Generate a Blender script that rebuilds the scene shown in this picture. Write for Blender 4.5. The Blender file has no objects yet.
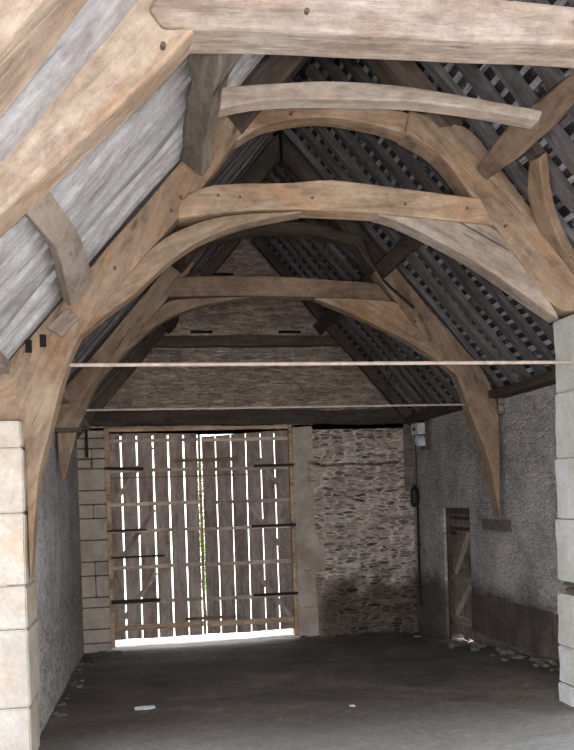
import bpy, bmesh, math, random
from mathutils import Vector, Matrix, noise

SC = bpy.context.scene
COL = SC.collection
random.seed(7)
XC, ZR, K = 1.82, 6.0, 1.18          # ridge line and roof pitch (underside of the rafters)
CA, SA = math.cos(math.atan(K)), math.sin(math.atan(K))

# ------------------------------------------------------------------ materials
class NT:
    def __init__(s, name):
        s.m = bpy.data.materials.new(name); s.m.use_nodes = True
        s.t = s.m.node_tree; s.n = s.t.nodes
        s.b = s.n['Principled BSDF']; s.b.inputs['Specular IOR Level'].default_value = 0.25
        s.tc = s.n.new('ShaderNodeTexCoord')
    def link(s, a, b): s.t.links.new(a, b)
    def mapping(s, src, scale=(1, 1, 1), loc=(0, 0, 0)):
        q = s.n.new('ShaderNodeMapping'); q.inputs['Scale'].default_value = scale; q.inputs['Location'].default_value = loc
        s.link(src, q.inputs['Vector']); return q.outputs[0]
    def noise(s, vec, scale=1.0, detail=5, rough=0.6, dist=0):
        q = s.n.new('ShaderNodeTexNoise'); q.inputs['Scale'].default_value = scale
        q.inputs['Detail'].default_value = detail; q.inputs['Roughness'].default_value = rough
        q.inputs['Distortion'].default_value = dist; s.link(vec, q.inputs['Vector']); return q
    def vor(s, vec, scale=1.0, feature='F1', rnd=1.0):
        q = s.n.new('ShaderNodeTexVoronoi'); q.voronoi_dimensions = '2D'; q.feature = feature
        q.inputs['Scale'].default_value = scale; q.inputs['Randomness'].default_value = rnd
        s.link(vec, q.inputs['Vector']); return q
    def ramp(s, fac, stops, interp='LINEAR'):
        q = s.n.new('ShaderNodeValToRGB'); q.color_ramp.interpolation = interp
        e = q.color_ramp.elements
        while len(e) < len(stops): e.new(0.5)
        for i, (p, c) in enumerate(stops):
            e[i].position = p
            e[i].color = (c, c, c, 1) if isinstance(c, (int, float)) else (*c, 1)
        s.link(fac, q.inputs[0]); return q.outputs[0]
    def math(s, op, a, b=None, clamp=False):
        q = s.n.new('ShaderNodeMath'); q.operation = op; q.use_clamp = clamp
        for i, v in enumerate((a, b)):
            if v is None: continue
            if isinstance(v, (int, float)): q.inputs[i].default_value = v
            else: s.link(v, q.inputs[i])
        return q.outputs[0]
    def mix(s, fac, a, b, mode='MIX'):
        q = s.n.new('ShaderNodeMix'); q.data_type = 'RGBA'; q.blend_type = mode
        for i, v in ((0, fac), (6, a), (7, b)):
            if isinstance(v, (int, float)): q.inputs[i].default_value = v if i == 0 else (v, v, v, 1)
            elif isinstance(v, tuple): q.inputs[i].default_value = (*v, 1)
            else: s.link(v, q.inputs[i])
        return q.outputs[2]
    def sep(s, vec):
        q = s.n.new('ShaderNodeSeparateXYZ'); s.link(vec, q.inputs[0]); return q.outputs
    def comb(s, x, y, z=0.0):
        q = s.n.new('ShaderNodeCombineXYZ')
        for i, v in enumerate((x, y, z)):
            if isinstance(v, (int, float)): q.inputs[i].default_value = v
            else: s.link(v, q.inputs[i])
        return q.outputs[0]
    def band(s, v, lo, hi, soft=0.05):
        """1 between lo and hi"""
        a = s.math('DIVIDE', s.math('SUBTRACT', v, lo), soft, True)
        b = s.math('DIVIDE', s.math('SUBTRACT', hi, v), soft, True)
        return s.math('MULTIPLY', a, b)
    def out(s, col, rough=0.85, bump=None, strength=0.5, dist=0.01):
        if isinstance(col, tuple): s.b.inputs['Base Color'].default_value = (*col, 1)
        else: s.link(col, s.b.inputs['Base Color'])
        s.b.inputs['Roughness'].default_value = rough
        if bump is not None:
            q = s.n.new('ShaderNodeBump'); q.inputs['Strength'].default_value = strength
            q.inputs['Distance'].default_value = dist
            s.link(bump, q.inputs['Height']); s.link(q.outputs[0], s.b.inputs['Normal'])
        return s.m

def wood(name, dark, mid, light, blotch=None, amount=0.5, gs=1.0, checks=1.0):
    t = NT(name)
    oi = t.n.new('ShaderNodeObjectInfo')
    rnd = t.math('MULTIPLY', oi.outputs['Random'], 37.0)
    vo = t.n.new('ShaderNodeVectorMath'); vo.operation = 'ADD'
    t.link(t.tc.outputs['Object'], vo.inputs[0]); t.link(t.comb(rnd, rnd, rnd), vo.inputs[1])
    v = vo.outputs[0]
    grain = t.noise(t.mapping(v, (1.6 * gs, 15 * gs, 15 * gs)), 1.0, 6, 0.6, 1.0)
    big = t.noise(t.mapping(v, (1.0, 3.0, 3.0)), 1.3, 4, 0.6)
    c = t.ramp(grain.outputs[0], [(0.22, dark), (0.46, mid), (0.80, light)])
    if blotch:
        f = t.ramp(big.outputs[0], [(0.45, 0.0), (0.68, amount)])
        c = t.mix(f, c, blotch)
    b2 = t.noise(t.mapping(v, (0.8, 2.2, 2.2), (5, 3, 1)), 2.1, 5, 0.7)
    c = t.mix(t.ramp(b2.outputs[0], [(0.36, 0.85), (0.56, 0.0)]), c, t.mix(1.0, c, (0.55, 0.49, 0.47), 'MULTIPLY'))
    val = t.math('ADD', t.math('MULTIPLY', oi.outputs['Random'], 0.35), 0.82)
    c = t.mix(1.0, c, t.comb(val, val, val), 'MULTIPLY')
    # long drying checks and knots
    ck = t.noise(t.mapping(v, (0.9, 34, 34), (2, 8, 1)), 1.0, 3, 0.5, 0.4)
    cm = t.ramp(ck.outputs[0], [(0.69, 0.0), (0.73, 0.75 * checks)])
    c = t.mix(cm, c, (0.035, 0.026, 0.02))
    kn = t.n.new('ShaderNodeTexVoronoi'); kn.inputs['Scale'].default_value = 2.6; t.link(t.mapping(v, (0.5, 1.6, 1.6)), kn.inputs['Vector'])
    km = t.ramp(kn.outputs['Distance'], [(0.05, 0.7 * checks), (0.10, 0.0)])
    c = t.mix(km, c, t.mix(1.0, c, (0.35, 0.28, 0.24), 'MULTIPLY'))
    b3 = t.noise(t.mapping(v, (1, 1, 1), (9, 4, 2)), 9.0, 6, 0.75)
    c = t.mix(1.0, c, t.ramp(b3.outputs[0], [(0.3, 0.72), (0.6, 1.06)]), 'MULTIPLY')
    h = t.math('ADD', t.math('ADD', grain.outputs[0], t.math('MULTIPLY', b2.outputs[0], 1.4)), t.math('SUBTRACT', t.math('MULTIPLY', b3.outputs[0], 0.8), cm))
    return t.out(c, 0.8, h, 0.8, 0.014)

M = {}
M['oak_tan'] = wood('oak_tan', (0.20, 0.135, 0.09), (0.325, 0.235, 0.165), (0.42, 0.32, 0.24), (0.35, 0.18, 0.085), 0.65)
M['oak_light'] = wood('oak_light', (0.25, 0.19, 0.145), (0.37, 0.29, 0.225), (0.46, 0.375, 0.305), (0.36, 0.21, 0.115), 0.5)
M['oak_pale'] = wood('oak_pale', (0.22, 0.175, 0.145), (0.34, 0.285, 0.24), (0.42, 0.36, 0.315), (0.32, 0.215, 0.155), 0.5)
M['oak_brown'] = wood('oak_brown', (0.14, 0.095, 0.066), (0.245, 0.175, 0.125), (0.33, 0.24, 0.175), (0.25, 0.145, 0.085), 0.5)
M['oak_dark'] = wood('oak_dark', (0.035, 0.027, 0.022), (0.085, 0.064, 0.05), (0.14, 0.105, 0.085))
M['oak_grey'] = wood('oak_grey', (0.09, 0.075, 0.062), (0.24, 0.20, 0.165), (0.38, 0.325, 0.275), (0.13, 0.105, 0.085), 0.7, 0.8)
M['rafter'] = wood('rafter_wood_lit', (0.40, 0.39, 0.40), (0.50, 0.49, 0.505), (0.57, 0.56, 0.58), (0.38, 0.33, 0.31), 0.4, 0.6, 0.4)  # rafter timber with the strong light on the near left slope in its colour
M['rafter_shaded'] = wood('rafter_wood_shaded', (0.05, 0.047, 0.05), (0.13, 0.122, 0.127), (0.24, 0.23, 0.24), (0.12, 0.085, 0.065), 0.6)  # same timber, shade of the right slope and far bays put into the colour
M['lath'] = wood('lath_wood', (0.22, 0.22, 0.24), (0.42, 0.42, 0.45), (0.60, 0.60, 0.64), (0.14, 0.13, 0.13), 0.9)
M['door_wood'] = wood('door_boards', (0.20, 0.15, 0.125), (0.42, 0.34, 0.29), (0.54, 0.45, 0.385), (0.32, 0.22, 0.165), 0.7)
M['door_rail'] = wood('door_rails', (0.30, 0.235, 0.19), (0.54, 0.44, 0.36), (0.66, 0.55, 0.46))
M['frame_wood'] = wood('door_frame_wood', (0.34, 0.22, 0.13), (0.52, 0.36, 0.23), (0.62, 0.45, 0.30))

def flat(name, c, rough=0.7, metal=0.0, amp=0.25):
    t = NT(name)
    n = t.noise(t.tc.outputs['Object'], 9, 4)
    cc = t.ramp(n.outputs[0], [(0.3, tuple(x * (1 - amp) for x in c)), (0.7, tuple(min(1, x * (1 + amp)) for x in c))])
    t.b.inputs['Metallic'].default_value = metal
    return t.out(cc, rough, n.outputs[0], 0.2, 0.004)
M['iron'] = flat('dark_iron', (0.022, 0.018, 0.016), 0.6, 0.3)
M['rod'] = flat('tie_rod_steel', (0.42, 0.33, 0.29), 0.5, 0.0)
M['peg'] = flat('oak_peg', (0.10, 0.065, 0.045))
M['plastic_white'] = flat('white_plastic', (0.62, 0.60, 0.58), 0.4)
M['plastic_black'] = flat('black_plastic', (0.015, 0.015, 0.017), 0.4)
M['glass_meter'] = flat('meter_glass', (0.55, 0.60, 0.66), 0.15)
M['void'] = flat('shaded_recess', (0.012, 0.01, 0.01), 1.0)  # near-black colour stands in for the shade inside slots and mortises
M['paper'] = flat('litter_paper', (0.75, 0.75, 0.78), 0.8)
M['rubble'] = flat('loose_stone', (0.13, 0.11, 0.09), 0.95, 0, 0.4)
M['leaf'] = flat('leaf_green', (0.16, 0.30, 0.05), 0.6)
M['bark'] = flat('bark', (0.12, 0.09, 0.06), 0.9)

def stone_layer(t, u, w, su, sw, cols, mortar, mw, warp=0.35):
    """random rubble: colour, height"""
    base = t.comb(t.math('MULTIPLY', u, su), t.math('MULTIPLY', w, sw))
    nz = t.noise(base, 0.9, 3, 0.5)
    off = t.n.new('ShaderNodeVectorMath'); off.operation = 'MULTIPLY_ADD'
    t.link(nz.outputs['Color'], off.inputs[0]); off.inputs[1].default_value = (warp, warp, 0); t.link(base, off.inputs[2])
    v = off.outputs[0]
    cell = t.vor(v, 1.0, 'F1', 0.85); edge = t.vor(v, 1.0, 'DISTANCE_TO_EDGE', 0.85)
    sx = t.sep(cell.outputs['Color'])
    c = t.ramp(sx[0], cols)
    fine = t.noise(t.comb(t.math('MULTIPLY', u, 25), t.math('MULTIPLY', w, 25)), 1.0, 5, 0.7)
    c = t.mix(0.6, c, t.ramp(fine.outputs[0], [(0.25, 0.35), (0.75, 1.1)]), 'MULTIPLY')
    vary = t.ramp(t.noise(v, 0.38, 5, 0.6).outputs[0], [(0.38, 2.0), (0.62, 0.35)])
    em = t.math('MULTIPLY', edge.outputs[0], t.math('ADD', vary, t.math('MULTIPLY', t.math('SUBTRACT', fine.outputs[0], 0.5), 1.6)))
    mm = t.ramp(em, [(mw * 0.45, 1.0), (mw, 0.0)])
    mn = t.ramp(t.noise(v, 0.45, 4).outputs[0], [(0.35, 0.35), (0.6, 1.0)])
    c = t.mix(t.math('MULTIPLY', mm, mn), c, mortar)
    h = t.math('ADD', t.ramp(edge.outputs[0], [(0.0, 0.0), (mw * 1.5, 1.0)]), t.math('MULTIPLY', fine.outputs[0], 0.5))
    return c, h, sx[1]

def wall_coords(t):
    g = t.sep(t.tc.outputs['Object'])
    return g[0], g[1], g[2], t.math('ADD', g[0], g[1])

def gable_material():
    t = NT('gable_rubble'); x, y, z, u = wall_coords(t)
    big = t.noise(t.comb(u, z), 1.6, 5, 0.65).outputs[0]
    cA, hA, _ = stone_layer(t, u, z, 5, 26, [(0.0, (0.22, 0.165, 0.13)), (0.4, (0.31, 0.24, 0.19)), (0.8, (0.38, 0.295, 0.235)), (1.0, (0.46, 0.37, 0.30))], (0.42, 0.345, 0.29), 0.10, 0.9)
    cB, hB, _ = stone_layer(t, u, z, 5.4, 19, [(0.0, (0.08, 0.06, 0.048)), (0.3, (0.22, 0.17, 0.135)), (0.6, (0.36, 0.29, 0.235)), (1.0, (0.50, 0.42, 0.355))], (0.60, 0.53, 0.475), 0.2, 1.3)
    pl = t.ramp(t.noise(t.comb(t.math('MULTIPLY', u, 1.0), t.math('MULTIPLY', z, 1.3), 3.0), 1.5, 5, 0.62).outputs[0], [(0.47, 0.0), (0.56, 0.9)])
    side = t.math('MAXIMUM', t.band(x, 2.4, 3.3, 0.5), t.band(z, 2.3, 2.8, 0.3))
    pl = t.math('MULTIPLY', pl, t.math('ADD', t.math('MULTIPLY', side, 0.8), 0.25), True)
    cB = t.mix(pl, cB, t.ramp(big, [(0.3, (0.37, 0.29, 0.225)), (0.7, (0.50, 0.41, 0.335))]))
    zn = t.math('ADD', z, t.math('MULTIPLY', t.math('SUBTRACT', big, 0.5), 0.3))
    up = t.band(zn, 2.85, 99, 0.1)
    c = t.mix(up, cB, cA)
    # large blotches and damp darkening at the foot of the wall
    c = t.mix(1.0, c, t.ramp(big, [(0.3, 0.75), (0.65, 1.2)]), 'MULTIPLY')
    zn2 = t.math('ADD', z, t.math('MULTIPLY', t.math('SUBTRACT', big, 0.5), 1.3))
    damp = t.ramp(zn2, [(0.0, 0.85), (0.22, 0.35), (0.4, 0.0)])
    damp = t.mix(1.0, damp, t.band(x, 2.7, 9, 0.3), 'MULTIPLY')
    f2 = t.noise(t.comb(t.math('MULTIPLY', u, 0.6), z, 2.0), 16, 6, 0.75).outputs[0]
    c = t.mix(1.0, c, t.ramp(f2, [(0.3, 0.7), (0.62, 1.55)]), 'MULTIPLY')
    c = t.mix(damp, c, t.mix(1.0, c, (0.16, 0.13, 0.11), 'MULTIPLY'))
    crack = t.math('MULTIPLY', t.band(zn, 2.06, 2.12, 0.015), t.band(x, 2.75, 4.4, 0.1))
    c = t.mix(t.math('MULTIPLY', crack, 0.8), c, (0.04, 0.03, 0.025))
    h = t.math('SUBTRACT', t.math('MULTIPLY', hB, 1.0), crack)
    h2 = t.mix(up, h, hA)
    return t.out(c, 0.95, h2, 0.8, 0.03)

def side_material(name, right=True):
    t = NT(name); x, y, z, u = wall_coords(t)
    big = t.noise(t.comb(u, z), 1.4, 5, 0.65).outputs[0]
    cB, hB, _ = stone_layer(t, u, z, 6.0, 17, [(0.0, (0.18, 0.16, 0.15)), (0.45, (0.29, 0.265, 0.255)), (0.8, (0.40, 0.37, 0.36)), (1.0, (0.52, 0.485, 0.475))], (0.46, 0.43, 0.42), 0.16, 1.4)
    mask = t.ramp(t.noise(t.comb(u, z, 7.0), 2.1, 6, 0.68).outputs[0], [(0.42, 0.85), (0.6, 0.3)])
    c = t.mix(mask, cB, t.ramp(big, [(0.3, (0.38, 0.35, 0.34)), (0.7, (0.52, 0.485, 0.475))]))
    c = t.mix(1.0, c, t.ramp(big, [(0.3, 0.72), (0.65, 1.08)]), 'MULTIPLY')
    zn = t.math('ADD', z, t.math('MULTIPLY', t.math('SUBTRACT', big, 0.5), 0.5))
    if right:
        strip = t.math('MULTIPLY', t.band(y, 9.9, 10.5, 0.2), t.band(z, 0.25, 1.0, 0.2))
        c = t.mix(t.math('MULTIPLY', strip, 0.55), c, (0.52, 0.47, 0.45))
        patch = t.math('MULTIPLY', t.band(t.math('ADD', y, t.math('MULTIPLY', big, 0.2)), 10.0, 10.95, 0.06), t.band(z, 1.02, 1.22, 0.04))
        c = t.mix(t.math('MULTIPLY', patch, 0.8), c, (0.10, 0.085, 0.078))
        c = t.mix(t.ramp(zn, [(0.12, 0.85), (0.35, 0.0)]), c, t.mix(1.0, c, (0.26, 0.21, 0.18), 'MULTIPLY'))
    else:
        cD, hD, _ = stone_layer(t, u, z, 7.0, 16, [(0.0, (0.14, 0.12, 0.105)), (0.6, (0.30, 0.255, 0.215)), (1.0, (0.46, 0.395, 0.33))], (0.40, 0.36, 0.32), 0.2)
        low = t.ramp(zn, [(0.3, 0.8), (1.2, 0.0)])
        c = t.mix(low, c, cD)
    f2 = t.noise(t.comb(u, z, 2.0), 22, 6, 0.75).outputs[0]
    c = t.mix(1.0, c, t.ramp(f2, [(0.32, 0.62), (0.62, 1.4)]), 'MULTIPLY')
    h = t.math('ADD', t.math('ADD', hB, t.math('MULTIPLY', big, 1.5)), t.math('MULTIPLY', f2, 0.9))
    return t.out(c, 0.95, h, 0.65, 0.025)

def ashlar_material(name, a, b, stain):
    t = NT(name); x, y, z, u = wall_coords(t)
    n = t.noise(t.tc.outputs['Object'], 3.0, 6, 0.65).outputs[0]
    f = t.noise(t.tc.outputs['Object'], 30, 4, 0.7).outputs[0]
    c = t.ramp(n, [(0.3, a), (0.65, b)])
    s = t.noise(t.mapping(t.tc.outputs['Object'], (1, 1, 1), (4, 2, 9)), 1.7, 5, 0.7).outputs[0]
    c = t.mix(t.ramp(s, [(0.48, 0.0), (0.68, 0.7)]), c, stain)
    c = t.mix(1.0, c, t.ramp(f, [(0.3, 0.85), (0.65, 1.05)]), 'MULTIPLY')
    return t.out(c, 0.9, t.math('ADD', n, t.math('MULTIPLY', f, 0.4)), 0.4, 0.02)

M['gable'] = gable_material()
M['wall_r'] = side_material('right_wall_plaster_rubble', True)
M['wall_l'] = side_material('left_wall_plaster_rubble', False)
M['ash_warm'] = ashlar_material('pier_ashlar_warm', (0.33, 0.28, 0.225), (0.46, 0.405, 0.35), (0.42, 0.28, 0.17))
M['ash_white'] = ashlar_material('pier_ashlar_white', (0.50, 0.485, 0.455), (0.60, 0.59, 0.565), (0.45, 0.40, 0.34))
M['ash_brown'] = ashlar_material('door_jamb_stone', (0.36, 0.30, 0.24), (0.54, 0.46, 0.385), (0.28, 0.21, 0.16))
M['mortar'] = ashlar_material('old_mortar', (0.16, 0.13, 0.10), (0.26, 0.22, 0.18), (0.12, 0.09, 0.07))

t = NT('earth_floor')
n1 = t.noise(t.tc.outputs['Object'], 1.1, 7, 0.68, 0.2); n2 = t.noise(t.tc.outputs['Object'], 18, 6, 0.75)
c = t.ramp(n1.outputs[0], [(0.3, (0.085, 0.066, 0.052)), (0.55, (0.165, 0.13, 0.105)), (0.75, (0.26, 0.215, 0.175))])
c = t.mix(0.8, c, t.ramp(n2.outputs[0], [(0.3, 0.45), (0.7, 1.15)]), 'MULTIPLY')
g = t.sep(t.tc.outputs['Object'])
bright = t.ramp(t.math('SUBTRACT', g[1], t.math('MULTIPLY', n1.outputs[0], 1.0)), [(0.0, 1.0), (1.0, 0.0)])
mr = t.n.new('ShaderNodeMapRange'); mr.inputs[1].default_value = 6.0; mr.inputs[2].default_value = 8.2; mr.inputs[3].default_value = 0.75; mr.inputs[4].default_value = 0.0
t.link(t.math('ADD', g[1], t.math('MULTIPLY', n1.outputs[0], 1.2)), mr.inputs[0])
c = t.mix(mr.outputs[0], c, t.ramp(n2.outputs[0], [(0.3, (0.30, 0.28, 0.25)), (0.7, (0.44, 0.42, 0.38))]))  # daylight from the doorways painted as a paler tone on the near floor
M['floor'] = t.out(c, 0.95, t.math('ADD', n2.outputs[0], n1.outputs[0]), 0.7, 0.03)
t = NT('outdoor_gravel')
n2 = t.noise(t.tc.outputs['Object'], 12, 5, 0.7)
M['gravel'] = t.out(t.ramp(n2.outputs[0], [(0.3, (0.48, 0.46, 0.42)), (0.7, (0.66, 0.64, 0.6))]), 0.95, n2.outputs[0], 0.4, 0.02)
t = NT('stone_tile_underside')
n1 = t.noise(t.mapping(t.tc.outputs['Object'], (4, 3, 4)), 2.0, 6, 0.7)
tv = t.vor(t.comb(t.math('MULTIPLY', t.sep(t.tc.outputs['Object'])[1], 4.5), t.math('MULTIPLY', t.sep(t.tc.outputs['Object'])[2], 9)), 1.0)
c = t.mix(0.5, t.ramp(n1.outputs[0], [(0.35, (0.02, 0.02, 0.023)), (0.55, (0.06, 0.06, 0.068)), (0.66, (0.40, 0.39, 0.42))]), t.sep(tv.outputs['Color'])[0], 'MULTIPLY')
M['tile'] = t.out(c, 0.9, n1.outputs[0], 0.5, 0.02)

# ------------------------------------------------------------------ object helpers
def tag(o, label=None, cat=None, group=None, kind=None):
    if label: o['label'] = label
    if cat: o['category'] = cat
    if group: o['group'] = group
    if kind: o['kind'] = kind
    return o
def empty(name, loc, rot=(0, 0, 0)):
    o = bpy.data.objects.new(name, None); COL.objects.link(o); o.location = loc; o.rotation_euler = rot
    o.empty_display_size = 0.2
    return o
def wloc(o):
    l = Vector((0, 0, 0))
    while o: l = l + o.location; o = o.parent
    return l
def obj(name, bm, mat, parent=None, loc=(0, 0, 0), rot=(0, 0, 0), bevel=0.0, segs=2):
    """bm is in local space; loc is a WORLD position (parents are never rotated)"""
    me = bpy.data.meshes.new(name)
    bmesh.ops.recalc_face_normals(bm, faces=bm.faces)
    bm.to_mesh(me); bm.free(); me.materials.append(M[mat])
    o = bpy.data.objects.new(name, me); COL.objects.link(o)
    o.location = Vector(loc) - (wloc(parent) if parent else Vector((0, 0, 0))); o.rotation_euler = rot
    if parent: o.parent = parent
    if bevel:
        b = o.modifiers.new('Bevel', 'BEVEL'); b.width = bevel; b.segments = segs; b.limit_method = 'ANGLE'; b.angle_limit = math.radians(45)
    return o
def add_box(bm, x0, x1, y0, y1, z0, z1):
    vs = [bm.verts.new((x, y, z)) for x in (x0, x1) for y in (y0, y1) for z in (z0, z1)]
    for f in ((0, 1, 3, 2), (4, 6, 7, 5), (0, 4, 5, 1), (2, 3, 7, 6), (0, 2, 6, 4), (1, 5, 7, 3)):
        bm.faces.new([vs[i] for i in f])
    return vs
def box_obj(name, x0, x1, y0, y1, z0, z1, mat, parent=None, bevel=0.008):
    c = Vector(((x0 + x1) / 2, (y0 + y1) / 2, (z0 + z1) / 2)); d = ((x1 - x0) / 2, (y1 - y0) / 2, (z1 - z0) / 2)
    bm = bmesh.new(); add_box(bm, -d[0], d[0], -d[1], d[1], -d[2], d[2])
    return obj(name, bm, mat, parent, c, (0, 0, 0), bevel)
def add_cyl(bm, p, q, r, n=10, r2=None):
    p, q = Vector(p), Vector(q); ax = (q - p).normalized()
    a = ax.orthogonal().normalized(); b = ax.cross(a); r2 = r if r2 is None else r2
    A = [bm.verts.new(p + (a * math.cos(k * 2 * math.pi / n) + b * math.sin(k * 2 * math.pi / n)) * r) for k in range(n)]
    B = [bm.verts.new(q + (a * math.cos(k * 2 * math.pi / n) + b * math.sin(k * 2 * math.pi / n)) * r2) for k in range(n)]
    for k in range(n): bm.faces.new((A[k], A[(k + 1) % n], B[(k + 1) % n], B[k]))
    bm.faces.new(A); bm.faces.new(B[::-1])
def hewn_beam(bm, L, w, h, rough=0.006, n=14, sag=0.0, seed=0, x0=0.0):
    """long timber along +X from x0, section w (Y) x h (Z) centred, hand hewn"""
    rings = []
    for i in range(n + 1):
        x = x0 + L * i / n
        dz = noise.noise(Vector((x * 0.8, seed, 0))) * sag; dy = noise.noise(Vector((x * 0.8, 9.1, seed))) * sag
        ws = 1 + 0.5 * rough / w * 12 * noise.noise(Vector((x * 1.3, seed, 4.4))); hs = 1 + 0.5 * rough / h * 8 * noise.noise(Vector((x * 1.7, 2.2, seed)))
        rg = []
        for sy, sz in ((-1, -1), (1, -1), (1, 1), (-1, 1)):
            r = noise.noise(Vector((x * 3.1 + sy, seed + sz, 7.7))) * rough
            rg.append(bm.verts.new((x, sy * w / 2 * ws + dy + r, sz * h / 2 * hs + dz + r * 0.7)))
        rings.append(rg)
    for a, b in zip(rings, rings[1:]):
        for k in range(4): bm.faces.new((a[k], a[(k + 1) % 4], b[(k + 1) % 4], b[k]))
    bm.faces.new(rings[0]); bm.faces.new(rings[-1][::-1])
def smooth_line(pts, n=4):
    """Catmull-Rom through open polyline"""
    out = []
    for i in range(len(pts) - 1):
        p0 = Vector(pts[max(i - 1, 0)]); p1 = Vector(pts[i]); p2 = Vector(pts[i + 1]); p3 = Vector(pts[min(i + 2, len(pts) - 1)])
        for k in range(n):
            t = k / n
            out.append(0.5 * ((2 * p1) + (p2 - p0) * t + (2 * p0 - 5 * p1 + 4 * p2 - p3) * t * t + (3 * p1 - p0 - 3 * p2 + p3) * t ** 3))
    out.append(Vector(pts[-1])); return out
def strip_timber(name, lower, upper, y0, y1, mat, parent=None, n=18, rough=0.008, bevel=0.014, seed=1.0):
    """curved timber between two (x,z) polylines (same direction), thickness y0..y1"""
    def resample(pl):
        pl = smooth_line(pl, 4)
        d = [0]
        for a, b in zip(pl, pl[1:]): d.append(d[-1] + (b - a).length)
        out = []
        for i in range(n + 1):
            s = d[-1] * i / n; j = 0
            while j < len(d) - 2 and d[j + 1] < s: j += 1
            f = (s - d[j]) / max(1e-9, d[j + 1] - d[j]); out.append(pl[j].lerp(pl[j + 1], f))
        return out
    lo, up = resample(lower), resample(upper)
    mids = [(a + b) / 2 for a, b in zip(lo, up)]
    c = (mids[0] + mids[-1]) / 2; dv = mids[-1] - mids[0]; ang = math.atan2(dv.y, dv.x)
    ca, sa = math.cos(ang), math.sin(ang); yc = (y0 + y1) / 2
    bm = bmesh.new(); rings = []
    for i in range(n + 1):
        rg = []
        for p, y in ((lo[i], y0), (lo[i], y1), (up[i], y1), (up[i], y0)):
            q = p - c
            X = q.x * ca + q.y * sa; Z = -q.x * sa + q.y * ca
            k = noise.noise(Vector((X * 2.3, y * 9 + seed, Z * 2))) * rough
            rg.append(bm.verts.new((X, y - yc + k, Z + k)))
        rings.append(rg)
    for a, b in zip(rings, rings[1:]):
        for k in range(4): bm.faces.new((a[k], a[(k + 1) % 4], b[(k + 1) % 4], b[k]))
    bm.faces.new(rings[0]); bm.faces.new(rings[-1][::-1])
    return obj(name, bm, mat, parent, (c.x, yc, c.y), (0, -ang, 0), bevel)
def slope_frame(sg):
    e1 = Vector((sg * CA, 0, -SA)); nn = Vector((sg * SA, 0, CA)); yy = nn.cross(e1)
    return e1, yy, nn, Matrix((e1, yy, nn)).transposed().to_euler()
def slope_pt(sg, l, off, y):
    e1, yy, nn, _ = slope_frame(sg)
    return Vector((XC, y, ZR)) + e1 * l + nn * off

# ------------------------------------------------------------------ setting: floor, walls, roof covering
def floor_z(x, y):
    z = -0.056 * y
    bank = max(0, min(1, (x - 3.2) / 1.4)); bank = bank * bank * (3 - 2 * bank)
    z += 0.13 * bank * max(0, min(1, (13.0 - y) / 3.5)) * max(0, min(1, (y - 5.5) / 2))
    z += 0.035 * noise.noise(Vector((x * 0.7, y * 0.7, 0))) + 0.012 * noise.noise(Vector((x * 4, y * 4, 2)))
    # trodden edge crossing the floor towards the right pier
    e = y - (9.3 - 1.0 * (x - 2.0)) ; 
    if 1.8 < x < 4.2: z += 0.022 / (1 + math.exp(-e * 30)) * min(1, (x - 1.8) * 3) * min(1, (4.2 - x) * 3)
    return z
bm = bmesh.new(); NX, NY = 170, 250
g = [[bm.verts.new((x, y, floor_z(x, y))) for x in [(-5 + 14.0 * i / NX) for i in range(NX + 1)]] for y in [(-4 + 18.35 * j / NY) for j in range(NY + 1)]]
for j in range(NY):
    for i in range(NX): bm.faces.new((g[j][i], g[j][i + 1], g[j + 1][i + 1], g[j + 1][i]))
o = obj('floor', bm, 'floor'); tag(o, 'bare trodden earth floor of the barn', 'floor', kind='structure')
bm = bmesh.new()
add_box(bm, -40, 45, 14.36, 60, -1.1, -0.80); add_box(bm, 9.01, 45, -30, 14.355, -1.1, -0.80); add_box(bm, -40, -5.01, -30, 14.355, -1.1, -0.80)
o = obj('ground', bm, 'gravel'); tag(o, 'pale bright gravel ground outside beyond the barn doors', 'ground', kind='structure')

GY = 13.7
bm = bmesh.new()
add_box(bm, -1.6, -0.49, GY, GY + 0.6, -1.3, 2.75); add_box(bm, 2.52, 5.25, GY, GY + 0.6, -1.3, 2.75)
prof = [(-1.6, 2.75), (5.25, 2.75), (XC + 2.95, 6.14 - K * 2.95), (XC, 6.14), (XC - 2.95, 6.14 - K * 2.95)]
A = [bm.verts.new((x, GY, z)) for x, z in prof]; B = [bm.verts.new((x, GY + 0.6, z)) for x, z in prof]
bm.faces.new(A); bm.faces.new(B[::-1])
for k in range(5): bm.faces.new((A[k], B[k], B[(k + 1) % 5], A[(k + 1) % 5]))
wg = obj('wall_back', bm, 'gable'); tag(wg, 'rubble stone gable end wall with cart doorway', 'wall', kind='structure')
for (a, b, zz) in ((1.23, 1.64, 5.2), (0.92, 1.27, 4.27), (2.35, 2.72, 4.27)):
    box_obj('putlog_slot', a, b, GY - 0.004, GY + 0.05, zz - 0.022, zz + 0.022, 'void', wg, 0)
    box_obj('mortar_patch', a - 0.2, a - 0.005, GY - 0.006, GY + 0.05, zz - 0.03, zz + 0.03, 'ash_warm', wg, 0.01)

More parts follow.
